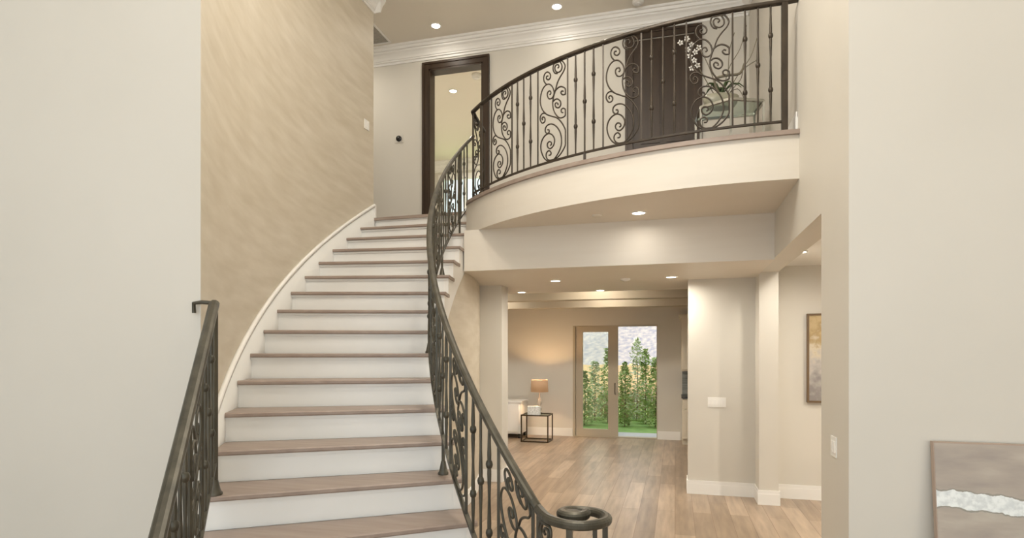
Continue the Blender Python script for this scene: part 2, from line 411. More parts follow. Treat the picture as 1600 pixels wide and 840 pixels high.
# sliding door
d3 = thing('door_3', 'tan framed sliding glass door to the lawn, right half slid open', None, ((SX0+SX1)/2,YF,0), kind='structure')
MB().box(SX0+.001,YF-.005,.001,SX0+.05,YF+.16,SZ-.001).box(SX1-.012,YF-.005,.001,SX1-.001,YF+.16,SZ-.001).box(SX0+.05,YF-.005,SZ-.02,SX1-.012,YF+.16,SZ-.001).box(SX0+.05,YF,.001,SX1-.012,YF+.16,.018).build('frame', TAN, d3)
pa, pb = SX0+.055, -1.115
m = MB().box(pa,YF+.03,.02,pa+.15,YF+.08,SZ-.02).box(pb-.2,YF+.03,.02,pb,YF+.08,SZ-.02).box(pa+.15,YF+.03,.02,pb-.2,YF+.08,.16).box(pa+.15,YF+.03,SZ-.13,pb-.2,YF+.08,SZ-.02)
sash = m.build('sliding_panel', TAN, d3)
MB().box(pa+.14,YF+.05,.15,pb-.19,YF+.056,SZ-.12).build('glass_pane', GLASS, sash)
MB().tube([(pb-.06,YF+.03,.88),(pb-.06,YF-.01,.9),(pb-.06,YF-.01,1.08),(pb-.06,YF+.03,1.1)], .009, 6).build('door_handle', STEELB, sash)
w1 = thing('window_1', 'white framed window in the room beyond the upper doorway', None, ((WX0+WX1)/2,YR,WZ0), kind='structure')
m = MB()
for (x0,z0,x1,z1) in ((WX0-.09,WZ0-.09,WX0+.04,WZ1+.09),(WX1-.04,WZ0-.09,WX1+.09,WZ1+.09),(WX0,WZ1-.04,WX1,WZ1+.09),(WX0,WZ0-.09,WX1,WZ0+.04),((WX0+WX1)/2-.02,WZ0,(WX0+WX1)/2+.02,WZ1)):
    m.box(x0,YR-.02,z0,x1,YR+.05,z1)
m.build('window_frame', WHITE, w1)
MB().box(WX0,YR+.06,WZ0,WX1,YR+.066,WZ1).build('glass_pane', GLASS, w1)

# ------------------------------------------------------------------ staircase
stair = thing('staircase', 'curved staircase with grey-brown wood treads and white risers', 'staircase', (*arc(-4, (RI+RO)/2), 0))
NT = .03
for n in range(1, 18):
    k = n - 5
    z = n*RISE
    ri = RI if n < 17 else RI+.056
    i0, o0 = arc(k, ri), arc_out(k, RO-.002)
    i1, o1 = arc(k+1.09, ri), arc_out(k+1.09, RO-.002)
    if KW0 < k+1.2 and k >= 0: o0, o1 = arc(k, RO-.022), arc(k+1.09, RO-.022)
    im, om = arc(k+.5, ri), arc_out(k+.5, RO-.022) if k >= 0 else arc_out(k+.5, RO-.002)
    m = MB()
    rnd = .006
    def shift(p, q, s):           # towards q
        L = hypot(q[0]-p[0], q[1]-p[1]); return (p[0]+(q[0]-p[0])*s/L, p[1]+(q[1]-p[1])*s/L)
    fi, fo = shift(i0,i1,rnd), shift(o0,o1,rnd)
    # eased nosing: lower and upper front edges set back a little
    ring = []
    for (zz, pi_, po_) in ((z-NT, fi, fo), (z-NT+.007, i0, o0), (z-.007, i0, o0), (z, fi, fo)):
        ring.append([(*pi_, zz), (*po_, zz), (*om, zz), (*o1, zz), (*i1, zz), (*im, zz)])
    m.rings(ring, smooth=False)
    m.build('tread', TREADM, stair)
for n in range(1, 19):
    k = n - 5
    z = n*RISE
    dk = .11; ri = RI+.016 if n < 17 else RI+.058
    a, b = arc(k+dk, ri), (arc_out(k+dk, RO-.002) if k < 0 else arc(k+dk, RO-.01))
    c, d = arc(k+dk+.06, ri), (arc_out(k+dk+.06, RO-.002) if k < 0 else arc(k+dk+.06, RO-.01))
    m = MB().hexa([(*a,z-RISE),(*b,z-RISE),(*d,z-RISE),(*c,z-RISE),(*a,z-NT),(*b,z-NT),(*d,z-NT),(*c,z-NT)])
    # cove strip below the nosing
    a2, b2 = arc(k+dk-.045, ri), (arc_out(k+dk-.045, RO-.002) if k < 0 else arc(k+dk-.045, RO-.022))
    m.hexa([(*a2,z-NT-.018),(*b2,z-NT-.018),(*b,z-NT-.018),(*a,z-NT-.018),(*a2,z-NT),(*b2,z-NT),(*b,z-NT),(*a,z-NT)])
    m.build('riser', RISERM, stair)
# outer skirt board with cap, along the curved wall
m = MB(); n = 60; k0s, k1s = .30, 13.05
q = []
for i in range(n+1):
    k = k0s + (k1s-k0s)*i/n
    zt = nose(k) + .15
    A, B = arc(k, RO-.02), arc(k, RO-.001)
    q.append([(*A, zt-.55), (*A, zt), (*B, zt), (*B, zt-.55)])
m.rings(q, smooth=True)
m.build('skirt_board', RISERM, stair)
m = MB(); q = []
for i in range(n+1):
    k = k0s + (k1s-k0s)*i/n
    zt = nose(k) + .15
    A, B = arc(k, RO-.03), arc(k, RO-.001)
    q.append([(*A, zt-.012), (*A, zt+.012), (*arc(k,RO-.02), zt+.024), (*B, zt+.024), (*B, zt-.012)])
m.rings(q, smooth=True)
# short vertical end at the landing
A, B = arc(13.03, RO-.03), arc(13.03, RO-.001); A2, B2 = arc(13.12, RO-.03), arc(13.12, RO-.001)
m.hexa([(*A,Z2),(*B,Z2),(*B2,Z2),(*A2,Z2),(*A,Z2+.17),(*B,Z2+.17),(*B2,Z2+.17),(*A2,Z2+.17)])
m.build('skirt_cap', WHITE, stair)
# inner stringer: saw-tooth top under the treads, smooth lower edge
m = MB(); SD = .44
def strfun(k): return max(nose(k) - SD, 0)
ki = -4.0
for n in range(1, 17):
    for j in range(3):
        ka = n-5+.1 + j/3; kb = ka + 1/3
        zt = n*RISE - NT
        if n == 17 and ka > KC+.5: pass
        P = []
        for kx in (ka, kb):
            A, B = arc(kx, RI+.014), arc(kx, RI+.06)
            P.append((A, B, strfun(kx)))
        m.hexa([(*P[0][0],P[0][2]),(*P[1][0],P[1][2]),(*P[1][1],P[1][2]),(*P[0][1],P[0][2]),(*P[0][0],zt),(*P[1][0],zt),(*P[1][1],zt),(*P[0][1],zt)])
m.build('stringer', WHITE, stair)
m = MB()
for n in range(1, 5):
    for j in range(2):
        ka = n-5+.12 + j*.5; kb = ka+.5
        if kb > .2: kb = .2
        A, B, C2, D2 = arc_out(ka, RO-.03), arc_out(kb, RO-.03), arc_out(kb, RO-.006), arc_out(ka, RO-.006)
        m.hexa([(*A,.0),(*B,.0),(*C2,.0),(*D2,.0),(*A,n*RISE-NT),(*B,n*RISE-NT),(*C2,n*RISE-NT),(*D2,n*RISE-NT)])
m.build('outer_stringer', WHITE, stair)
# wall under the stair
m = MB(); q = []
for i in range(81):
    k = -2.6 + (KEND+2.6)*i/80
    zt = min(strfun(k)-(.002 if k < 10.3 else .006), ZH-.002)
    A, B = inner(k, .018), inner(k, .12)
    q.append([(*A, 0), (*B, 0), (*B, zt), (*A, zt)])
m.rings(q, smooth=False)
struct('wall_under_stair', m, FAUX, 'curved beige wall closing the space under the staircase')
# plaster underside closing the flight
m = MB(); q = []
for i in range(61):
    k = -2 + 15*i/60
    zt = max(nose(k)-SD+.03, .05)
    A, B = arc(k, RI+.05), arc_out(k, RO-.01) if k < 0 else arc(k, RO-.01)
    q.append([(*A, zt), (*B, zt), (*B, zt+.03), (*A, zt+.03)])
m.rings(q, smooth=False); m.build('soffit', WHITE, stair)

# ------------------------------------------------------------------ wrought-iron railings
SCROLL_PX = [
 [(178,196),(186,186),(180,174),(166,178),(158,196),(166,218),(186,222),(204,204),(206,176),(190,152),(168,152),(150,176),(146,205),(158,228),(176,230)],
 [(196,143),(216,156),(228,182),(218,215),(196,250),(176,290),(163,335),(150,378),(143,420),(148,460),(164,492),(190,514),(218,508),(236,486),(232,462),(216,452),(202,462),(204,478),(214,480)],
 [(168,152),(182,142),(196,143)],
 [(160,345),(176,326),(198,314),(222,320),(236,340),(230,360),(212,366),(200,354),(206,342),(216,344)],
 [(148,410),(160,398),(178,394),(196,408),(198,432),(184,450),(166,446),(160,430),(168,418),(180,424),(178,434)],
 [(122,368),(130,358),(124,344),(110,350),(104,370),(114,392),(134,392),(150,372),(152,344),(140,316),(118,300),(92,308),(68,338),(54,384),(54,430),(70,468),(98,494),(136,506),(174,516),(206,546),(230,590),(240,636),(228,692),(196,748),(158,782),(124,796),(90,786),(66,752),(56,712),(62,672),(82,638),(112,618),(140,626),(156,654),(150,690),(128,714),(110,708),(104,690),(114,672),(130,672),(134,686),(126,694)],
 [(98,302),(82,284),(78,258),(88,232),(108,222),(126,236),(126,258),(112,272),(98,264),(100,250),(110,248)],
 [(92,488),(70,490),(54,508),(52,532),(66,552),(84,544),(88,524),(76,512),(66,522),(70,532)],
 [(150,786),(180,744),(200,696),(204,650),(194,606),(170,572),(140,556),(110,562),(92,582),(90,606),(104,618),(118,608),(116,594),(106,594)],
 [(130,792),(106,784),(96,764),(100,742),(116,728),(130,738),(128,754),(116,758)],
]
def crom(P, sub=4):
    out = []
    for i in range(len(P)-1):
        p0, p1, p2, p3 = P[max(i-1,0)], P[i], P[i+1], P[min(i+2,len(P)-1)]
        for j in range(sub):
            t = j/sub
            out.append(tuple(.5*((2*p1[a]) + (-p0[a]+p2[a])*t + (2*p0[a]-5*p1[a]+4*p2[a]-p3[a])*t*t + (-p0[a]+3*p1[a]-3*p2[a]+p3[a])*t**3) for a in range(len(p1))))
    out.append(P[-1]); return out
SCROLL = []
for c in SCROLL_PX:
    uv = []
    for x, y in crom(c, 4):
        u = (x-42)/194
        uv.append((u, (825-60*u-y)/(620+20*u)))
    SCROLL.append(uv)
def scroll_panel(pos, zb, zt, s0, s1, matr, parent, flip=False, r=.0068):
    m = MB()
    for c in SCROLL:
        P = []
        for u, v in c:
            u = min(max(u,.03),.97); v = min(max(v,.015),.985)
            if flip: u = 1-u
            s = s0 + (s1-s0)*u; p = pos(s); a, b = zb(s), zt(s)
            P.append((p[0],p[1],a+(b-a)*v))
        m.tube(P, r, 6)
    return m.build('scroll_panel', matr, parent)
def bar_mb(x, y, z0, z1, r=.0075):
    return MB().tube([(x,y,z0),(x,y,z1)], r*1.25, 4, smooth=False)
def build_baluster(x, y, z0, z1, knuckles, matr, root):
    H = z1-z0; pr = [(.0075, z0)]
    for kv in sorted(knuckles):
        zc = z0 + H*kv
        pr += [(.0075, zc-.17), (.0112, zc-.05), (.0105, zc-.02), (.0105, zc+.02), (.0112, zc+.05), (.0075, zc+.17)]
    pr.append((.0075, z1))
    pr = [pr[0]] + [p for p in pr[1:-1] if z0 < p[1] < z1] + [pr[-1]]
    o = MB().lathe(x, y, pr, 8).build('baluster', matr, root)
    for kv in knuckles:
        zc = z0 + H*kv
        MB().lathe(x, y, [(.0105,zc-.021),(.016,zc-.015),(.0195,zc),(.016,zc+.015),(.0105,zc+.021)], 8).build('knuckle', matr, o)
    return o
def build_post(name, x, y, z0, z1, r, s, matr, root):
    o = MB().tube([(x,y,z0+(.05 if s else .002)),(x,y,z1)], r, 4, smooth=False).build(name, matr, root)
    if s:
        m = MB(); boot(m, x, y, z0+.001, s); m.build('post_base', matr, o)
    return o
def boot(m, x, y, z, s=1):
    m.lathe(x, y, [(.042*s,z),(.043*s,z+.012),(.034*s,z+.022),(.027*s,z+.05),(.021*s,z+.075),(.019*s,z+.085)], 10)
HRP = [(-.030,-.012),(-.024,-.020),(.024,-.020),(.030,-.012),(.031,.004),(.024,.014),(.010,.021),(-.010,.021),(-.024,.014),(-.031,.004)]
HRR = [(u*.72, w*.85) for u, w in HRP]
HRP = [(u*.86, w) for u, w in HRP]
HRPS = [(-.024,-.011),(-.018,-.018),(.018,-.018),(.024,-.011),(.024,.004),(.016,.013),(-.016,.013),(-.024,.004)]
KN2 = (.28,.74); KN1 = (.5,)

def rail_fill(pos, zb, zt, seq, matr, root):
    """seq: list of ('bar', s) / ('two', s) / ('one', s) / ('scroll', s0, s1)"""
    for it in seq:
        if it[0] == 'scroll':
            scroll_panel(pos, zb, zt, it[1], it[2], matr, root, flip=(len(it) > 3 and it[3])); continue
        p = pos(it[1]); a, b = zb(it[1]), zt(it[1])
        if it[0] == 'bar': bar_mb(p[0],p[1],a,b).build('bar', matr, root)
        elif it[0] == 'two': build_baluster(p[0],p[1],a,b,KN2,matr,root)
        elif it[0] == 'one': build_baluster(p[0],p[1],a,b,KN1,matr,root)

# ---- right stair railing
RR = 5.745
KB, KT = -4.05, 13.0
rr = thing('stair_railing', 'long curved dark iron railing along the right side of the stairs, ending in a volute', 'railing', (*arc(KB, RR), RISE))
pos = lambda k: arc(k, RR)
def ztop(k): return nose(k) + .90
def zbot(k):
    return nose(k) + .13
path = [(*pos(KB + (KT-KB)*i/120), ztop(KB + (KT-KB)*i/120)) for i in range(121)]
vz = EYE - .695
vol = [(.115,2.60,vz+.012),(.145,2.50,vz+.002),(.195,2.425,vz),(.265,2.385,vz),(.335,2.40,vz),(.385,2.45,vz),(.395,2.52,vz),(.36,2.585,vz),(.30,2.612,vz),(.245,2.60,vz+.004),(.213,2.55,vz+.008),(.218,2.495,vz+.012),(.255,2.465,vz+.014),(.295,2.475,vz+.016),(.312,2.51,vz+.018)]
vol = crom(vol, 4)
volw = [(*hs(p[0],p[1]), p[2]) for p in vol]
hand = MB().sweep(list(reversed(volw)) + path, HRR, smooth=False)
hand.build('handrail', IRON, rr)
c = hs(.252,2.525)
MB().lathe(c[0], c[1], [(.05,vz-.008),(.056,vz+.004),(.052,vz+.016),(.02,vz+.021),(.002,vz+.021)], 20).build('volute_cap', IRON, rr)
KSTOP = 11.25
m = MB().sweep([(*pos(KB + (KT-KB)*i/110), zbot(KB + (KT-KB)*i/110)) for i in range(111)], [(-.012,-.010),(.012,-.010),(.012,.010),(-.012,.010)])
m.build('bottom_rail', IRON, rr)
def zb_r(k): return zbot(k)+.005
def zt_r(k): return ztop(k)-.015
seq = []; k = KB+.03
SB, SS = .39, 1.15
seq.append(('bar', k))
first = True
while k < KT - .5:
    e = k + SS
    if e > KT - .02:
        break
    seq.append(('scroll', k+.03, e-.03, True))
    seq.append(('bar', e)); k = e
    for j, ty in enumerate(('two','one','two')):
        k += SB
        if k < KT-.1: seq.append((ty, k))
    k += SB
    if k < KT-.1: seq.append(('bar', k))
rail_fill(pos, zb_r, zt_r, seq, IRON, rr)
for kp, z0k in ((.55, 5*RISE), (4.55, 9*RISE), (8.5, 13*RISE)):
    p = pos(kp); build_post('support_post', p[0], p[1], z0k, zbot(kp), .012, .8, IRON, rr)
for (X, d, r) in ((.118,2.60,.014),(.232,2.405,.017),(.335,2.405,.012),(.385,2.46,.015)):
    p = hs(X, d); build_post('newel_post', p[0], p[1], RISE, vz-.012, r, .7, IRON, rr)
def posv(s):
    i = min(max(int(s*(len(volw)-1)),0), len(volw)-2); f = s*(len(volw)-1)-i
    return tuple(volw[i][a]+(volw[i+1][a]-volw[i][a])*f for a in range(2))
# scroll below the volute
scroll_panel(posv, lambda s: RISE+.1, lambda s: vz-.02, .0, .21, IRON, rr, flip=True)
p = pos(KT); build_post('newel_post', p[0], p[1], Z2, ztop(KT), .014, .7, IRON, rr)
p = pos(KSTOP); m = MB().tube([(*p, nose(11)+.002),(*p, zt_r(KSTOP))], .012, 4, smooth=False); m.build('newel_post', IRON, rr)
# low steps: the sole step spreads under the volute
sp = [hs(.05,2.78), hs(.02,2.40), hs(.20,2.28), hs(.40,2.30), hs(.50,2.48), hs(.42,2.70), hs(.25,2.80)]
m = MB().prism(sp, 0.0, RISE-.03); m.build('bottom_step_riser', RISERM, stair)
cxm = sum(p[0] for p in sp)/len(sp); cym = sum(p[1] for p in sp)/len(sp)
m = MB().prism([(cxm+(p[0]-cxm)*1.08, cym+(p[1]-cym)*1.08) for p in sp], RISE-.03, RISE-.0005); m.build('bottom_step_tread', TREADM, stair)

# ---- left stair railing
RL = RO - .075
rl = thing('stair_railing', 'short dark iron railing at the lower left of the stairs, fixed to the wall end', 'railing', (*arc(.1, RL), 5*RISE))
KL0, KL1 = -4.6, .12
posl = lambda k: arc_out(k, RL)
HL = 1.02
HLk = lambda k: nose(k) + HL + (.03*k if k < 0 else 0)
path = [(*posl(KL0+(KL1-KL0)*i/50), HLk(KL0+(KL1-KL0)*i/50)) for i in range(51)]
rtop = nose(KL1)+HL
np_ = posl(KL1)
wx, wy = arc(.32, RO+.015)
path2 = path + [(np_[0]*.7+wx*.3, np_[1]*.7+wy*.3, rtop+.012)]
MB().sweep(path, HRP).build('handrail', IRON, rl)
MB().tube([(np_[0],np_[1],rtop+.004),((np_[0]+wx)/2,(np_[1]+wy)/2-.03,rtop+.008),(wx+.0,wy-.03,rtop+.004),(wx,wy-.028,rtop-.05)], .011, 6).build('wall_bracket', IRON, rl)
MB().sweep([(*posl(KL0+(KL1-KL0)*i/40), nose(KL0+(KL1-KL0)*i/40)+.15) for i in range(41)], [(-.012,-.010),(.012,-.010),(.012,.010),(-.012,.010)]).build('bottom_rail', IRON, rl)
seq = []; k = KL1; 
for j, ty in enumerate(('two','one','two','bar')):
    k -= SB*.82; seq.append((ty, k))
seq.append(('scroll', k-.03, k-SS*.8+.03)); k -= SS*.8; seq.append(('bar', k))
for j, ty in enumerate(('two','one','two','bar')):
    k -= SB*.82; seq.append((ty, k))
seq.append(('scroll', k-.03, KL0+.05)); seq.append(('bar', KL0+.02))
rail_fill(posl, lambda k: nose(k)+.155, lambda k: HLk(k)-.015, seq, IRON, rl)
build_post('newel_post', np_[0], np_[1], 5*RISE, rtop, .019, 1.0, IRON, rl)

# ---- balcony railing
def gpos(a): return (GX+GR*cos(a), GY+GR*sin(a))
def a_at_px(px):                  # angle on the rail arc seen along a given direction from the eye
    tx = (px-800)/931
    best = None
    for i in range(4000):
        a = radians(-200 + 120*i/4000)
        x, y = gpos(a)
        X, d = x*CT+y*ST, -x*ST+y*CT
        if d < 1: continue
        e = abs(X/d - tx)
        if d < 7.2 and (best is None or e < best[0]): best = (e, a)
    return best[1]
aS, aE = a_at_px(739), a_at_px(1226)
GL = (aE-aS)*GR
# measured along the balcony in metres from its stair end
br = thing('balcony_railing', 'dark iron scrollwork railing along the curved balcony edge', 'railing', (*gpos((aS+aE)/2), Z2))
sp_ = lambda s: gpos(aS + s/GR)
GT, GB = 1.03, .09
n = 60
c0 = gpos(aS); cb = hs(-.345, 7.36)
ret = [(c0[0]+(cb[0]-c0[0])*i/6, c0[1]+(cb[1]-c0[1])*i/6) for i in range(7)]
wall_pt = (XW-.004, sp_(GL)[1]-.01)
arcp = [sp_(GL*i/n) for i in range(n+1)] + [wall_pt]
MB().sweep([(*p, Z2+GT) for p in arcp], HRPS).build('handrail', DARKIRON, br)
MB().sweep([(*p, Z2+GT-(.0 if i < 1 else .02)) for i, p in enumerate(ret)], HRPS).build('return_handrail', DARKIRON, br)
BPR = [(-.011,-.008),(.011,-.008),(.011,.008),(-.011,.008)]
MB().sweep([(*sp_(GL*i/n), Z2+GB) for i in range(n+1)], BPR).build('bottom_rail', DARKIRON, br)
MB().sweep([(*p, Z2+GB) for p in ret], BPR).build('return_bottom_rail', DARKIRON, br)
S = lambda px: (a_at_px(px)-aS)*GR
seq = [('bar', S(768)), ('scroll', S(768)+.015, S(800)-.015), ('bar', S(800)), ('two', S(808.5)), ('one', S(818.5)), ('two', S(829)), ('bar', S(840.5)),
       ('scroll', S(840.5)+.015, S(887)-.015), ('bar', S(887)), ('two', S(899.5)), ('one', S(913.5)), ('two', S(927.5)), ('bar', S(942.5)),
       ('scroll', S(942.5)+.015, S(1002)-.015), ('bar', S(1002)), ('two', S(1018)), ('one', S(1036)), ('two', S(1053.5)), ('bar', S(1072.5)),
       ('scroll', S(1072.5)+.015, S(1144.5)-.015), ('bar', S(1144.5)), ('two', S(1164)), ('one', S(1184)), ('two', S(1204))]
zb_g = lambda s: Z2+GB; zt_g = lambda s: Z2+GT-.012
rail_fill(sp_, zb_g, zt_g, seq, DARKIRON, br)
for s_, r in ((GL,.024),(S(752),.013)):
    p = sp_(s_); m = MB().tube([(*p,Z2),(*p,Z2+GT)], r*1.3, 4, smooth=False); m.build('newel_post', DARKIRON, br)
p = sp_(.005); MB().tube([(*p,Z2),(*p,Z2+GT)], .012, 4, smooth=False).build('newel_post', DARKIRON, br)
p = cb; MB().tube([(*p,Z2),(*p,Z2+GT-.02)], .014, 4, smooth=False).build('newel_post', DARKIRON, br)
p = sp_(S(913.5)); MB().tube([(*p,Z2-.0),(*p,Z2+GB)], .016, 4, smooth=False).build('foot', DARKIRON, br)
rpos = lambda s: (c0[0]+(cb[0]-c0[0])*s, c0[1]+(cb[1]-c0[1])*s)
scroll_panel(rpos, zb_g, lambda s: Z2+GT-.03, .06, .94, DARKIRON, br, flip=True)

# ------------------------------------------------------------------ lights and fittings on ceilings
def area(loc, power, size, col=(1,.92,.80), rot=(0,0,0), spread=170):  # serves the visible downlights and the added fill lights
    L = bpy.data.lights.new('lamp_or_fill_light', 'AREA'); L.energy = power; L.shape = 'DISK'; L.size = size; L.color = col
    L.spread = radians(spread)
    o = bpy.data.objects.new('lamp_or_fill_light', L); COL.objects.link(o); o.location = loc; o.rotation_euler = rot
    return o
def downlight(x, y, z, label, power, r=.075, group='recessed ceiling downlights'):
    t = thing('downlight', label, 'ceiling light', (x,y,z), group)
    MB().rings([[(x+q*cos(2*pi*a/20), y+q*sin(2*pi*a/20), zz) for a in range(20)] for q, zz in ((r*.78,z-.001),(r,z-.001),(r,z-.006),(r*.86,z-.010),(r*.78,z-.004))], closed=True).build('trim_ring', WHITE, t)
    MB().lathe(x, y, [(.002,z-.003),(r*.80,z-.003),(r*.80,z-.0015),(.002,z-.0015)], 20).build('lens', LENS, t)
    area((x,y,z-.02), power, r*1.6)
    return t
def pix(px, py, z):               # plan point of a ceiling fitting seen in direction (px, py) at height z
    d = (z-EYE)*931/(549.2-py); return hs((px-800)/931*d, d)
WARM = (1,.85,.66)
downlight(*pix(681,40,ZC), ZC, 'lit round downlight in the upper ceiling above the open doorway', 2.2)
downlight(*pix(870,10,ZC), ZC, 'lit round downlight in the upper ceiling at the top of the picture', 2.2)
downlight(*pix(708,142,ZC), ZC, 'lit downlight in the room seen through the upper doorway', 30)
downlight(*pix(998,332,ZS), ZS, 'lit downlight in the underside of the balcony', 1.6)
downlight(*pix(868,438,ZH), ZH, 'larger lit downlight at the left in the hall ceiling', 14)
downlight(*pix(1049,432,ZH), ZH, 'larger lit downlight at the right in the hall ceiling near the switch wall', 11)
downlight(*pix(815,456,ZH), ZH, 'small lit downlight at the far left edge of the hall ceiling', 9)
downlight(*pix(938,453,ZH), ZH, 'small lit downlight at the far edge of the hall ceiling, above the sliding door', 9)
downlight(*pix(1250,393,2.76), 2.76, 'lit downlight in the white ceiling of the side room', 11)
def detector(x, y, z, label, r=.06, h=.03):
    t = thing('smoke_detector', label, 'smoke detector', (x,y,z), 'round ceiling detectors')
    MB().lathe(x, y, [(r,z),(r,z-h*.5),(r*.9,z-h*.75),(r*.5,z-h*.8)], 18).build('body', PLATE, t)
    MB().lathe(x, y, [(r*.5,z-h*.8),(r*.5,z-h),(.002,z-h)], 18).build('cover', WHITE, t)
detector(*pix(977,435,ZH), ZH, 'small white round detector between the two larger hall downlights')
detector(*pix(745,117,ZC), ZC, 'white round smoke detector seen through the upper doorway', .085, .06)
detector(*pix(997,3,ZC-.01), ZC, 'white round detector on the upper ceiling at the very top', .075, .04)
x, y = pix(933,336,ZS)
tag(MB().lathe(x, y, [(.05,ZS),(.05,ZS-.008),(.002,ZS-.008)], 18).build('ceiling_cover_plate', CEIL), 'faint round cover plate in the underside of the balcony', 'cover plate')
v = thing('ceiling_vent', 'grey ceiling vent beside the end of the curved wall', 'vent', (*hs(-2.12,8.55), ZC))
c = hs(-2.12, 8.62)
m = MB()
for (x0,y0,x1,y1) in ((-.26,-.3,.26,-.27),(-.26,.27,.26,.3),(-.26,-.27,-.235,.27),(.235,-.27,.26,.27)):
    m.box(c[0]+x0,c[1]+y0,ZC-.012,c[0]+x1,c[1]+y1,ZC)
m.build('frame', WHITE, v)
m = MB()
for i in range(18): m.box(c[0]-.235,c[1]-.265+i*.03,ZC-.008,c[0]+.235,c[1]-.252+i*.03,ZC-.002)
m.build('grille', GREYP, v)

# ---- wall plates
def plate_y(x, y, z, w_, h_, gangs, label):      # on a wall facing -y
    t = thing('light_switch', label, 'light switch', (x,y,z))
    pl_ = MB().box(x-w_/2,y-.006,z-h_/2,x+w_/2,y,z+h_/2).build('plate', PLATE, t)
    for i in range(gangs):
        cx_ = x - w_/2 + w_*(i+.5)/gangs
        MB().box(cx_-.017,y-.010,z-.034,cx_+.017,y-.006,z+.034).build('rocker', WHITE, pl_)
def on_y(px, py, yw):
    tx = (px-800)/931; dx, dy = tx*CT-ST, tx*ST+CT
    s = yw/dy; return dx*s, EYE-(py-549.2)*s/931
x, z = on_y(1120,628,YH); plate_y(x, YH, z, .21, .118, 4, 'wide white four-rocker switch plate on the hall wall')
tx = (1303.5-800)/931; dx, dy = tx*CT-ST, tx*ST+CT; s = XW/dx; y, z = dy*s, EYE-(697-549.2)*s/931
t = thing('light_switch', 'white switch plate on the narrow wall end by the side room opening', 'light switch', (XW,y,z))
pl_ = MB().box(XW-.006,y-.062,z-.06,XW,y+.062,z+.06).build('plate', PLATE, t)
for o_ in (-.024,.024): MB().box(XW-.010,y+o_-.017,z-.034,XW-.006,y+o_+.017,z+.034).build('rocker', WHITE, pl_)
kk = 12.55; p = arc(kk, RO); ta = ang(kk)+TH
nrm = (cos(ta), sin(ta)); tg = (sin(ta), -cos(ta))
d_ = -p[0]*ST + p[1]*CT; z = EYE + (549.2-195)*d_/931
t = thing('light_switch', 'white switch plate high on the curved stair wall', 'light switch', (*p, z))
m = MB(); 
def obox(m, p, n_, t_, z, w_, h_, d0, d1):
    q = []
    for zz in (z-h_/2, z+h_/2):
        for a, b in ((-w_/2,d0),(w_/2,d0),(w_/2,d1),(-w_/2,d1)): q.append((p[0]+t_[0]*a+n_[0]*b, p[1]+t_[1]*a+n_[1]*b, zz))
    return m.hexa(q)
pl_ = obox(MB(), p, nrm, tg, z, .115, .118, .0, .008).build('plate', PLATE, t)
for o_ in (-.024, .024):
    q = (p[0]+tg[0]*o_, p[1]+tg[1]*o_); obox(MB(), q, nrm, tg, z, .034, .068, .008, .012).build('rocker', WHITE, pl_)
x, z = on_y(624,217,YB)
t = thing('thermostat', 'round black thermostat on a white plate on the upper back wall', 'thermostat', (x,YB,z))
MB().box(x-.07,YB-.008,z-.06,x+.07,YB,z+.06).build('mounting_plate', WALL, t)
m = MB(); m.rings([[(x+r*cos(2*pi*a/20), yy, z+r*sin(2*pi*a/20)) for a in range(20)] for r, yy in ((.042,YB-.008),(.044,YB-.022),(.040,YB-.032),(.002,YB-.033))]); m.build('dial', BLACKP, t)

# ---- pictures
# leaning canvas at the right
px0 = 1.315; y_wall = 3.67; TOPZ = 1.266
lean = .14; th = .04; W_ = 1.0
t = thing('leaning_canvas', 'large taupe abstract canvas with a ragged white streak leaning at lower right', 'painting', (px0+W_/2,y_wall-lean,0))
def leanp(x, z, off): f = z/TOPZ; return (x, y_wall-.008-th-lean*(1-f)+off, z)
def canvasbox(x0, x1, z0, z1, o0, o1):
    return MB().hexa([leanp(x0,z0,o0),leanp(x1,z0,o0),leanp(x1,z0,o1),leanp(x0,z0,o1),leanp(x0,z1,o0),leanp(x1,z1,o0),leanp(x1,z1,o1),leanp(x0,z1,o1)])
canvasbox(px0,px0+W_,0.0,TOPZ,0.002,th).build('stretcher', CANVS, t)
canvasbox(px0+.004,px0+W_-.004,.004,TOPZ-.006,0.0,.002).build('canvas', canvas_taupe(.975, px0), t)
x0, z1 = on_y(1260,490,7.70); _, z0 = on_y(1260,628,7.70)
t = thing('wall_painting', 'gold and grey abstract painting in a thin brown frame in the side room', 'painting', (x0+.4,7.70,z0))
m = MB().box(x0,7.655,z0,x0+.022,7.70,z1).box(x0+.778,7.655,z0,x0+.8,7.70,z1).box(x0+.022,7.655,z0,x0+.778,7.70,z0+.022).box(x0+.022,7.655,z1-.022,x0+.778,7.70,z1)
m.build('frame', mat('picture_frame_wood', (.16,.10,.05), .5), t)
MB().box(x0+.022,7.665,z0+.022,x0+.778,7.69,z1-.022).build('canvas', canvas_gold(), t)

# ------------------------------------------------------------------ family room
tx0, tx1, ty0, ty1, tz = -2.88, -2.335, 11.16, 11.62, .525
t = thing('side_table', 'open cube side table with dark metal frame and glass top by the far wall', 'side table', ((tx0+tx1)/2,(ty0+ty1)/2,0))
b = .022
for (x, y) in ((tx0,ty0),(tx1-b,ty0),(tx0,ty1-b),(tx1-b,ty1-b)):
    MB().box(x,y,0,x+b,y+b,tz).build('leg', STEELB, t)
for z in (0.0, tz-b):
    m = MB(); m.box(tx0+b,ty0,z,tx1-b,ty0+b,z+b).box(tx0+b,ty1-b,z,tx1-b,ty1,z+b).box(tx0,ty0+b,z,tx0+b,ty1-b,z+b).box(tx1-b,ty0+b,z,tx1,ty1-b,z+b)
    m.build('base_frame' if z == 0 else 'top_frame', STEELB, t)
MB().box(tx0+b,ty0+b,tz-.012,tx1-b,ty1-b,tz-.002).build('table_top', GLASST, t)
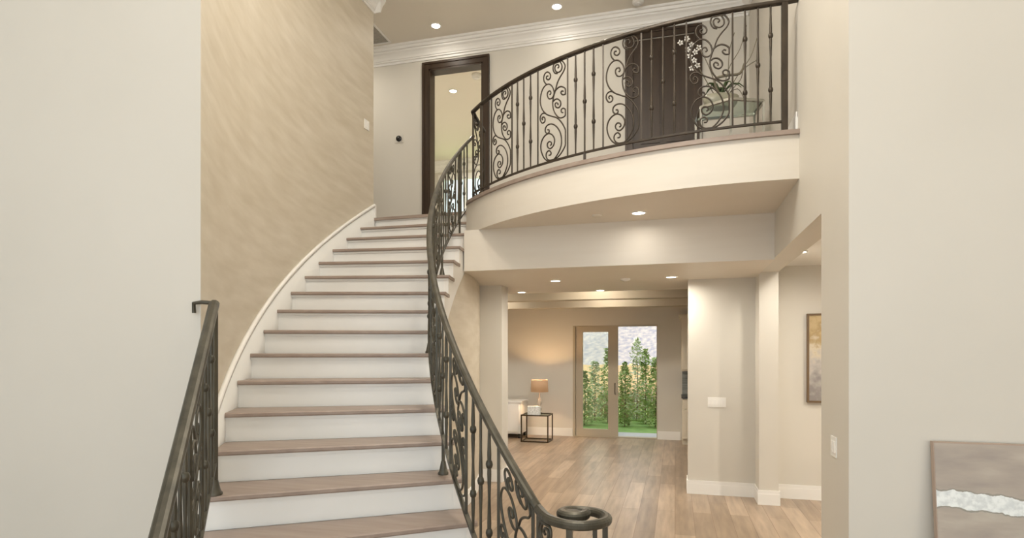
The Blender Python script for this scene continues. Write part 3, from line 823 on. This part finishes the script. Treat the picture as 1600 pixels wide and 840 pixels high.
lx, ly = -2.567, 11.43
t = thing('table_lamp', 'lit table lamp with brown drum shade on the cube side table', 'lamp', (lx,ly,tz))
MB().lathe(lx, ly, [(.06,tz),(.062,tz+.015),(.03,tz+.03)], 16).build('base', STEELB, t)
MB().lathe(lx, ly, [(.02,tz+.03),(.045,tz+.09),(.018,tz+.15),(.05,tz+.21),(.052,tz+.25),(.018,tz+.31),(.010,tz+.34),(.008,tz+.46)], 16).build('stem', CRYS, t)
m = MB(); n = 28
for r0 in (.165,):
    out = [[(lx+r*cos(2*pi*a/n), ly+r*sin(2*pi*a/n), z) for a in range(n)] for r, z in ((.172,tz+.43),(.163,tz+.665),(.160,tz+.665),(.169,tz+.43))]
    m.rings(out, closed=True)
m.build('lamp_shade', SHADE, t)
MB().lathe(lx, ly, [(.012,tz+.46),(.03,tz+.50),(.03,tz+.53),(.012,tz+.56)], 10).build('bulb', LENS, t)
pl = bpy.data.lights.new('bulb_light', 'POINT'); pl.energy = 34; pl.color = (1,.66,.36); pl.shadow_soft_size = .03
o = bpy.data.objects.new('bulb_light', pl); COL.objects.link(o); o.location = (lx,ly,tz+.57)
bx, by = -2.63, 11.235
t = thing('carved_box', 'small white carved box on the cube side table in front of the lamp', 'decorative box', (bx,by,tz))
MB().box(bx-.12,by-.045,tz,bx+.12,by+.045,tz+.13).build('body', CARVED, t)
MB().box(bx-.125,by-.05,tz+.13,bx+.125,by+.05,tz+.165).build('lid', CARVED, t)
t = thing('sideboard', 'white sideboard on dark feet behind the wall end, left of the side table', 'sideboard', (-3.6,11.9,0))
MB().box(-4.25,11.55,.10,-2.975,12.1,.72).build('body', WHITE, t)
MB().box(-4.27,11.53,.72,-2.955,12.11,.75).build('top', WHITE, t)
for i in range(3): MB().box(-4.22+i*.41,11.53,.14,-3.83+i*.41,11.55,.69).build('door', WHITE, t)
for (x, y) in ((-4.2,11.6),(-3.05,11.6),(-4.2,12.03),(-3.05,12.03)): MB().box(x,y,0,x+.05,y+.05,.10).build('foot', BLACKP, t)
# kitchen run against the far wall
kx = .115
t = thing('base_cabinet', 'cream kitchen base cabinet at the right end of the far wall', 'cabinet', (kx+.9,11.85,0))
MB().box(kx+.02,11.64,.0,kx+1.8,YF-.002,.10).build('toe_kick', KITC, t)
MB().box(kx+.02,11.60,.10,kx+1.8,YF-.002,.87).build('body', KITC, t)
for i in range(3):
    x = kx+.03+i*.59
    dd = MB().box(x,11.58,.12,x+.57,11.60,.66).box(x,11.572,.12,x+.06,11.58,.66).box(x+.51,11.572,.12,x+.57,11.58,.66).box(x+.06,11.572,.12,x+.51,11.58,.18).box(x+.06,11.572,.60,x+.51,11.58,.66).build('door', KITC, t)
    dr = MB().box(x,11.58,.68,x+.57,11.60,.85).build('drawer', KITC, t)
    for (kx2,kz,ow) in ((x+.52,.60,dd),(x+.285,.765,dr)): MB().lathe(kx2,11.560,[(.012,kz-.012),(.014,kz),(.012,kz+.012)],8).build('knob', STEELB, ow)
tag(MB().box(kx,11.56,.87,kx+1.8,YF-.002,.905).build('countertop', STONE), 'dark stone countertop on the cream base cabinet', 'countertop')
tag(MB().box(kx+.02,YF-.02,.905,kx+1.8,YF-.002,1.37).build('backsplash', TILE), 'grey tiled backsplash above the dark countertop', 'backsplash')
t = thing('wall_cabinet', 'cream kitchen wall cabinet with crown above the tiled backsplash', 'cabinet', (kx+.9,12.0,1.37))
MB().box(kx,11.84,1.37,kx+1.8,YF-.002,2.38).build('body', KITC, t)
MB().box(kx-.03,11.80,2.38,kx+1.8,YF-.002,2.42).box(kx-.05,11.78,2.42,kx+1.8,YF-.002,2.46).build('crown', KITC, t)
for i in range(3):
    x = kx+.02+i*.59
    MB().box(x,11.82,1.40,x+.57,11.84,2.36).box(x,11.812,1.40,x+.06,11.82,2.36).box(x+.51,11.812,1.40,x+.57,11.82,2.36).box(x+.06,11.812,1.40,x+.51,11.82,1.46).box(x+.06,11.812,2.30,x+.51,11.82,2.36).build('door', KITC, t)

# ------------------------------------------------------------------ upper landing table with flowers
cor = [hs(1.93,6.10), hs(2.17,5.88), hs(2.50,5.93), hs(2.545,6.20), hs(2.30,6.42)]
def ctable():
    q = [hs(1.93,6.09), hs(2.16,5.88), hs(2.505,5.93), hs(2.55,6.27), hs(1.98,6.42)]
    return q
q = ctable(); cx_ = sum(p[0] for p in q)/5; cy_ = sum(p[1] for p in q)/5
TZ = Z2 + .80
t = thing('accent_table', 'silver framed glass accent table on the landing behind the balcony railing', 'accent table', (cx_,cy_,Z2))
m = MB()
for i in range(5):
    a, b_ = q[i], q[(i+1)%5]
    m.tube([(*a,TZ-.02),(*b_,TZ-.02)], .018, 4, smooth=False)
m.build('frame', MIRR, t)
MB().prism(q, TZ-.008, TZ).build('table_top', GLASST, t)
for i in range(5): MB().tube([(*q[i],Z2),(*q[i],TZ-.02)], .015, 4, smooth=False).build('leg', MIRR, t)
sh = [(cx_+(p[0]-cx_)*.93, cy_+(p[1]-cy_)*.93) for p in q]
MB().prism(sh, Z2+.17, Z2+.19).build('shelf', MIRR, t)
fx, fy = hs(2.16, 6.17); TZ += .002
t = thing('orchid_planter', 'oval planter of white orchids and bare twigs on the glass accent table', 'flowers', (fx,fy,TZ))
m = MB(); n = 20
m.rings([[(fx+r*1.0*cos(2*pi*a/n)*CT - .55*r*sin(2*pi*a/n)*ST, fy+r*cos(2*pi*a/n)*ST + .55*r*sin(2*pi*a/n)*CT, TZ+z) for a in range(n)] for r, z in ((.13,0),(.17,.05),(.19,.12),(.18,.125),(.15,.10))])
m.build('pot', POT, t)
m = MB()
rnd = random.Random(3)
for i in range(9):
    a = rnd.uniform(0,2*pi); L_ = rnd.uniform(.15,.26)
    P = [(fx+cos(a)*L_*s_, fy+sin(a)*L_*s_*.6, TZ+.12+.13*sin(pi*s_*.8)) for s_ in (0,.25,.5,.75,1)]
    for j in range(4):
        w0 = .022*sin(pi*(j/4)*.9+.3); w1 = .022*sin(pi*((j+1)/4)*.9+.3)
        nx, ny = -sin(a), cos(a)
        m.add([(P[j][0]+nx*w0,P[j][1]+ny*w0,P[j][2]),(P[j][0]-nx*w0,P[j][1]-ny*w0,P[j][2]),(P[j+1][0]-nx*w1,P[j+1][1]-ny*w1,P[j+1][2]),(P[j+1][0]+nx*w1,P[j+1][1]+ny*w1,P[j+1][2]),
               (P[j][0],P[j][1],P[j][2]-.008),(P[j+1][0],P[j+1][1],P[j+1][2]-.008)], [(0,1,2,3),(0,3,5,4),(1,4,5,2)], True)
m.build('leaves', LEAFD, t)
m = MB(); m2 = MB()
def cpt(X, d, z): return (*hs(X, d), z)
stems = [[cpt(2.14,6.17,TZ+.1),cpt(2.05,6.15,TZ+.38),cpt(1.92,6.12,TZ+.60),cpt(1.80,6.10,TZ+.66),cpt(1.70,6.08,TZ+.62)],
         [cpt(2.12,6.17,TZ+.1),cpt(2.02,6.15,TZ+.25),cpt(1.90,6.12,TZ+.42),cpt(1.83,6.1,TZ+.40)]]
for P in stems: m.tube(crom(P,4), .005, 5)
m.build('flower_stem', TWIG, t)
fl = [(1.72,6.08,.63),(1.78,6.06,.66),(1.84,6.1,.62),(1.88,6.11,.55),(1.82,6.09,.50),(1.86,6.08,.45),(1.90,6.1,.41),(1.84,6.1,.38),(1.92,6.12,.60),(1.80,6.1,.57)]
for X, d, z in fl:
    c = cpt(X, d, TZ+z)
    for pz in range(5):
        a = 2*pi*pz/5 + X*7
        e = (c[0]+.034*cos(a)*CT, c[1]+.034*cos(a)*ST-.01, c[2]+.034*sin(a))
        m2.lathe(0,0,[],1) if False else None
        a1, a2 = a+.55, a-.55
        p1 = (c[0]+.022*cos(a1)*CT, c[1]+.022*cos(a1)*ST-.008, c[2]+.022*sin(a1)); p2 = (c[0]+.022*cos(a2)*CT, c[1]+.022*cos(a2)*ST-.008, c[2]+.022*sin(a2))
        bk = (c[0]+.02*cos(a)*CT, c[1]+.02*cos(a)*ST+.006, c[2]+.02*sin(a))
        m2.add([c,p1,e,p2,bk], [(0,1,2),(0,2,3),(0,4,1),(1,4,2),(2,4,3),(3,4,0)], True)
m2.build('blossoms', PETAL, t)
m = MB()
tw = [[(2.2,6.17,.1),(2.30,6.15,.22),(2.36,6.13,.30),(2.37,6.12,.42)],[(2.2,6.17,.1),(2.34,6.16,.35),(2.46,6.15,.52),(2.53,6.15,.72)],[(2.18,6.17,.1),(2.24,6.17,.4),(2.36,6.16,.62),(2.42,6.15,.85)],
      [(2.34,6.16,.35),(2.42,6.13,.42),(2.52,6.12,.48)],[(2.24,6.17,.4),(2.25,6.16,.6),(2.30,6.16,.78)],[(2.2,6.17,.12),(2.33,6.16,.2),(2.40,6.15,.08),(2.41,6.15,.03)]]
m.tube(crom([cpt(a,b_,TZ+z) for a,b_,z in [(2.16,6.17,.11),(2.08,6.12,.27),(2.20,6.1,.31),(2.33,6.1,.33),(2.38,6.1,.43)]],4), .013, 6)
for P in tw: m.tube(crom([cpt(a,b_,TZ+z) for a,b_,z in P],4), .0045, 5)
m.build('twigs', TWIG, t)

# ------------------------------------------------------------------ outside
struct('ground_outside', MB().box(-40,YF+.16,-.4,30,22,-.10), GRASS)
tag(MB().box(-14,YF+1.1,-.10,12,18.2,-.045).build('lawn', GRASS), 'bright green lawn outside the sliding door', 'lawn', kind='structure')
struct('patio_path', MB().box(-14,YF+.165,-.10,12,YF+1.1,-.03), CONC, 'grey concrete strip outside the sliding door')
FY = 16.45
fe = thing('garden_fence', 'tan wooden board fence along the far side of the lawn', 'fence', (-2,FY,-.05))
m = MB()
x = -9.0
while x < 5: 
    m.box(x,FY,-.045,x+.138,FY+.02,1.38+.01*sin(x*9)); x += .145
m.build('boards', FENCE, fe)
MB().box(-9,FY+.02,.2,5,FY+.06,.29).box(-9,FY+.02,1.05,5,FY+.06,1.14).build('rails', FENCE, fe)
for i in range(6): MB().box(-9+i*2.6,FY+.02,-.2,-8.9+i*2.6,FY+.12,1.42).build('post', FENCE, fe)
def tree(x, y, h, r, label, leafm, nleaf=900, seed=1):
    rn = random.Random(seed)
    r *= .85
    t = thing('garden_tree', label, 'tree', (x,y,-.045), 'young trees in front of the fence')
    MB().tube([(x,y,-.045),(x+.02,y,h*.5),(x,y,h*.93)], [.016,.012,.004], 6).build('trunk', BARK, t)
    m = MB()
    for i in range(nleaf):
        f = rn.random()**1.05; z = .0 + h*f
        rr_ = r*(1.0-.7*f**2)*sqrt(rn.random())*(1+.25*sin(z*9+seed))
        a = rn.uniform(0,2*pi); c = (x+rr_*cos(a), y+rr_*sin(a), z)
        s_ = rn.uniform(.03,.06); u = rn.uniform(0,2*pi); v_ = rn.uniform(-1,1)
        e1 = (cos(u)*s_, sin(u)*s_, v_*s_*.7); e2 = (-sin(u)*s_*.45, cos(u)*s_*.45, rn.uniform(-.3,.5)*s_)
        m.add([(c[0]-e1[0],c[1]-e1[1],c[2]-e1[2]),(c[0]+e2[0],c[1]+e2[1],c[2]+e2[2]),(c[0]+e1[0],c[1]+e1[1],c[2]+e1[2]),(c[0]-e2[0],c[1]-e2[1],c[2]-e2[2])], [(0,1,2,3)])
    m.build('foliage', leafm, t)
def at_y(px, yw): 
    tx = (px-800)/931; return (tx*CT-ST)*yw/(tx*ST+CT)
for i, (px, ytop, r, lm, lab) in enumerate((
    (913,580,.30,LEAF,'low green bush at the left edge of the glass door panel'),
    (929,564,.30,LEAF2,'pale green young tree in the middle of the glass door panel'),
    (950,543,.30,LEAF,'tall green young tree at the right of the glass door panel'),
    (976,566,.26,LEAF,'green young tree at the left of the open doorway half'),
    (995,528,.30,LEAF2,'tallest pale young tree in the middle of the open doorway half'),
    (1008,545,.24,LEAF,'green young tree right of the tallest pale tree'),
    (1024,558,.28,LEAF,'green young tree at the right edge of the open doorway half'))):
    yw = (14.5, 15.8, 15.15)[i % 3]
    tree(at_y(px,yw), yw, EYE-(ytop-549.2)*yw/931*.985, r, lab, lm, 900, i+1)
# hillside
m = MB(); nx_, ny_ = 60, 30; vs = []
rn = random.Random(5)
for j in range(ny_+1):
    for i in range(nx_+1):
        x = -45 + 75*i/nx_; y = 21 + 44*j/ny_
        f = j/ny_
        z = -.3 + 9*f**1.0 + .5*sin(x*.5+j*.7)*f + .35*sin(x*1.3+1)*f + rn.uniform(-.25,.25)*f
        vs.append((x,y,z))
m.add(vs, [(j*(nx_+1)+i, j*(nx_+1)+i+1, (j+1)*(nx_+1)+i+1, (j+1)*(nx_+1)+i) for j in range(ny_) for i in range(nx_)], True)
struct('hill', m, HILL, 'dry rocky hillside behind the fence')

# ------------------------------------------------------------------ light
W = bpy.data.worlds.new('World'); SC.world = W; W.use_nodes = True
bg = W.node_tree.nodes['Background']; bg.inputs[0].default_value = (.87,.95,1.0,1); bg.inputs[1].default_value = 1.42
su = bpy.data.lights.new('sun', 'SUN'); su.energy = 17.0; su.angle = radians(1); su.color = (1,.95,.86)
o = bpy.data.objects.new('sun', su); COL.objects.link(o)
import mathutils
o.rotation_euler = mathutils.Vector((.62,.34,-.72)).to_track_quat('-Z','Y').to_euler()
pl = bpy.data.lights.new('entry_fill_light', 'POINT'); pl.energy = 100; pl.color = (1,.93,.82); pl.shadow_soft_size = .35
o = bpy.data.objects.new('entry_fill_light', pl); COL.objects.link(o); o.location = (-.7,3.4,5.2)   # added soft fill light above the view; no chandelier fixture hangs here
# added unseen fill lights under the ceilings, without fixtures, brightening hall and rooms
for (x, y, z, p) in ((-1.6,4.4,ZC,25),(-.2,2.2,ZC,25),(-2.0,1.5,ZC,20),(-3.4,9.25,ZS,16),(-1.2,9.25,ZS,16),(-3.4,10.5,ZS,17),(-1.2,10.5,ZS,17),(2.2,10.0,ZS,16),(3.0,5.6,2.76,52),(4.2,6.6,2.76,30),(-4.0,10.2,ZC,30),(-4.2,12.2,ZC,30),(-5,7.4,ZC,12),(-1.2,6.4,ZC,9)):
    area((x,y,z-.02), p, .15)

# ------------------------------------------------------------------ camera
cam = bpy.data.cameras.new('camera'); cam.sensor_width = 36; cam.sensor_fit = 'HORIZONTAL'; cam.lens = 931/1600*36
cam.shift_y = (549.2-420)/1600; cam.clip_start = .05; cam.clip_end = 300
o = bpy.data.objects.new('camera', cam); COL.objects.link(o); o.location = (0,0,EYE); o.rotation_euler = (radians(90),0,TH)
SC.camera = o
SC.view_settings.view_transform = 'Standard'; SC.view_settings.look = 'None'; SC.view_settings.gamma = 1; SC.view_settings.use_curve_mapping = False
SC.view_settings.exposure = 0.27
for ob in bpy.data.objects:
    if '_org' in ob: del ob['_org']
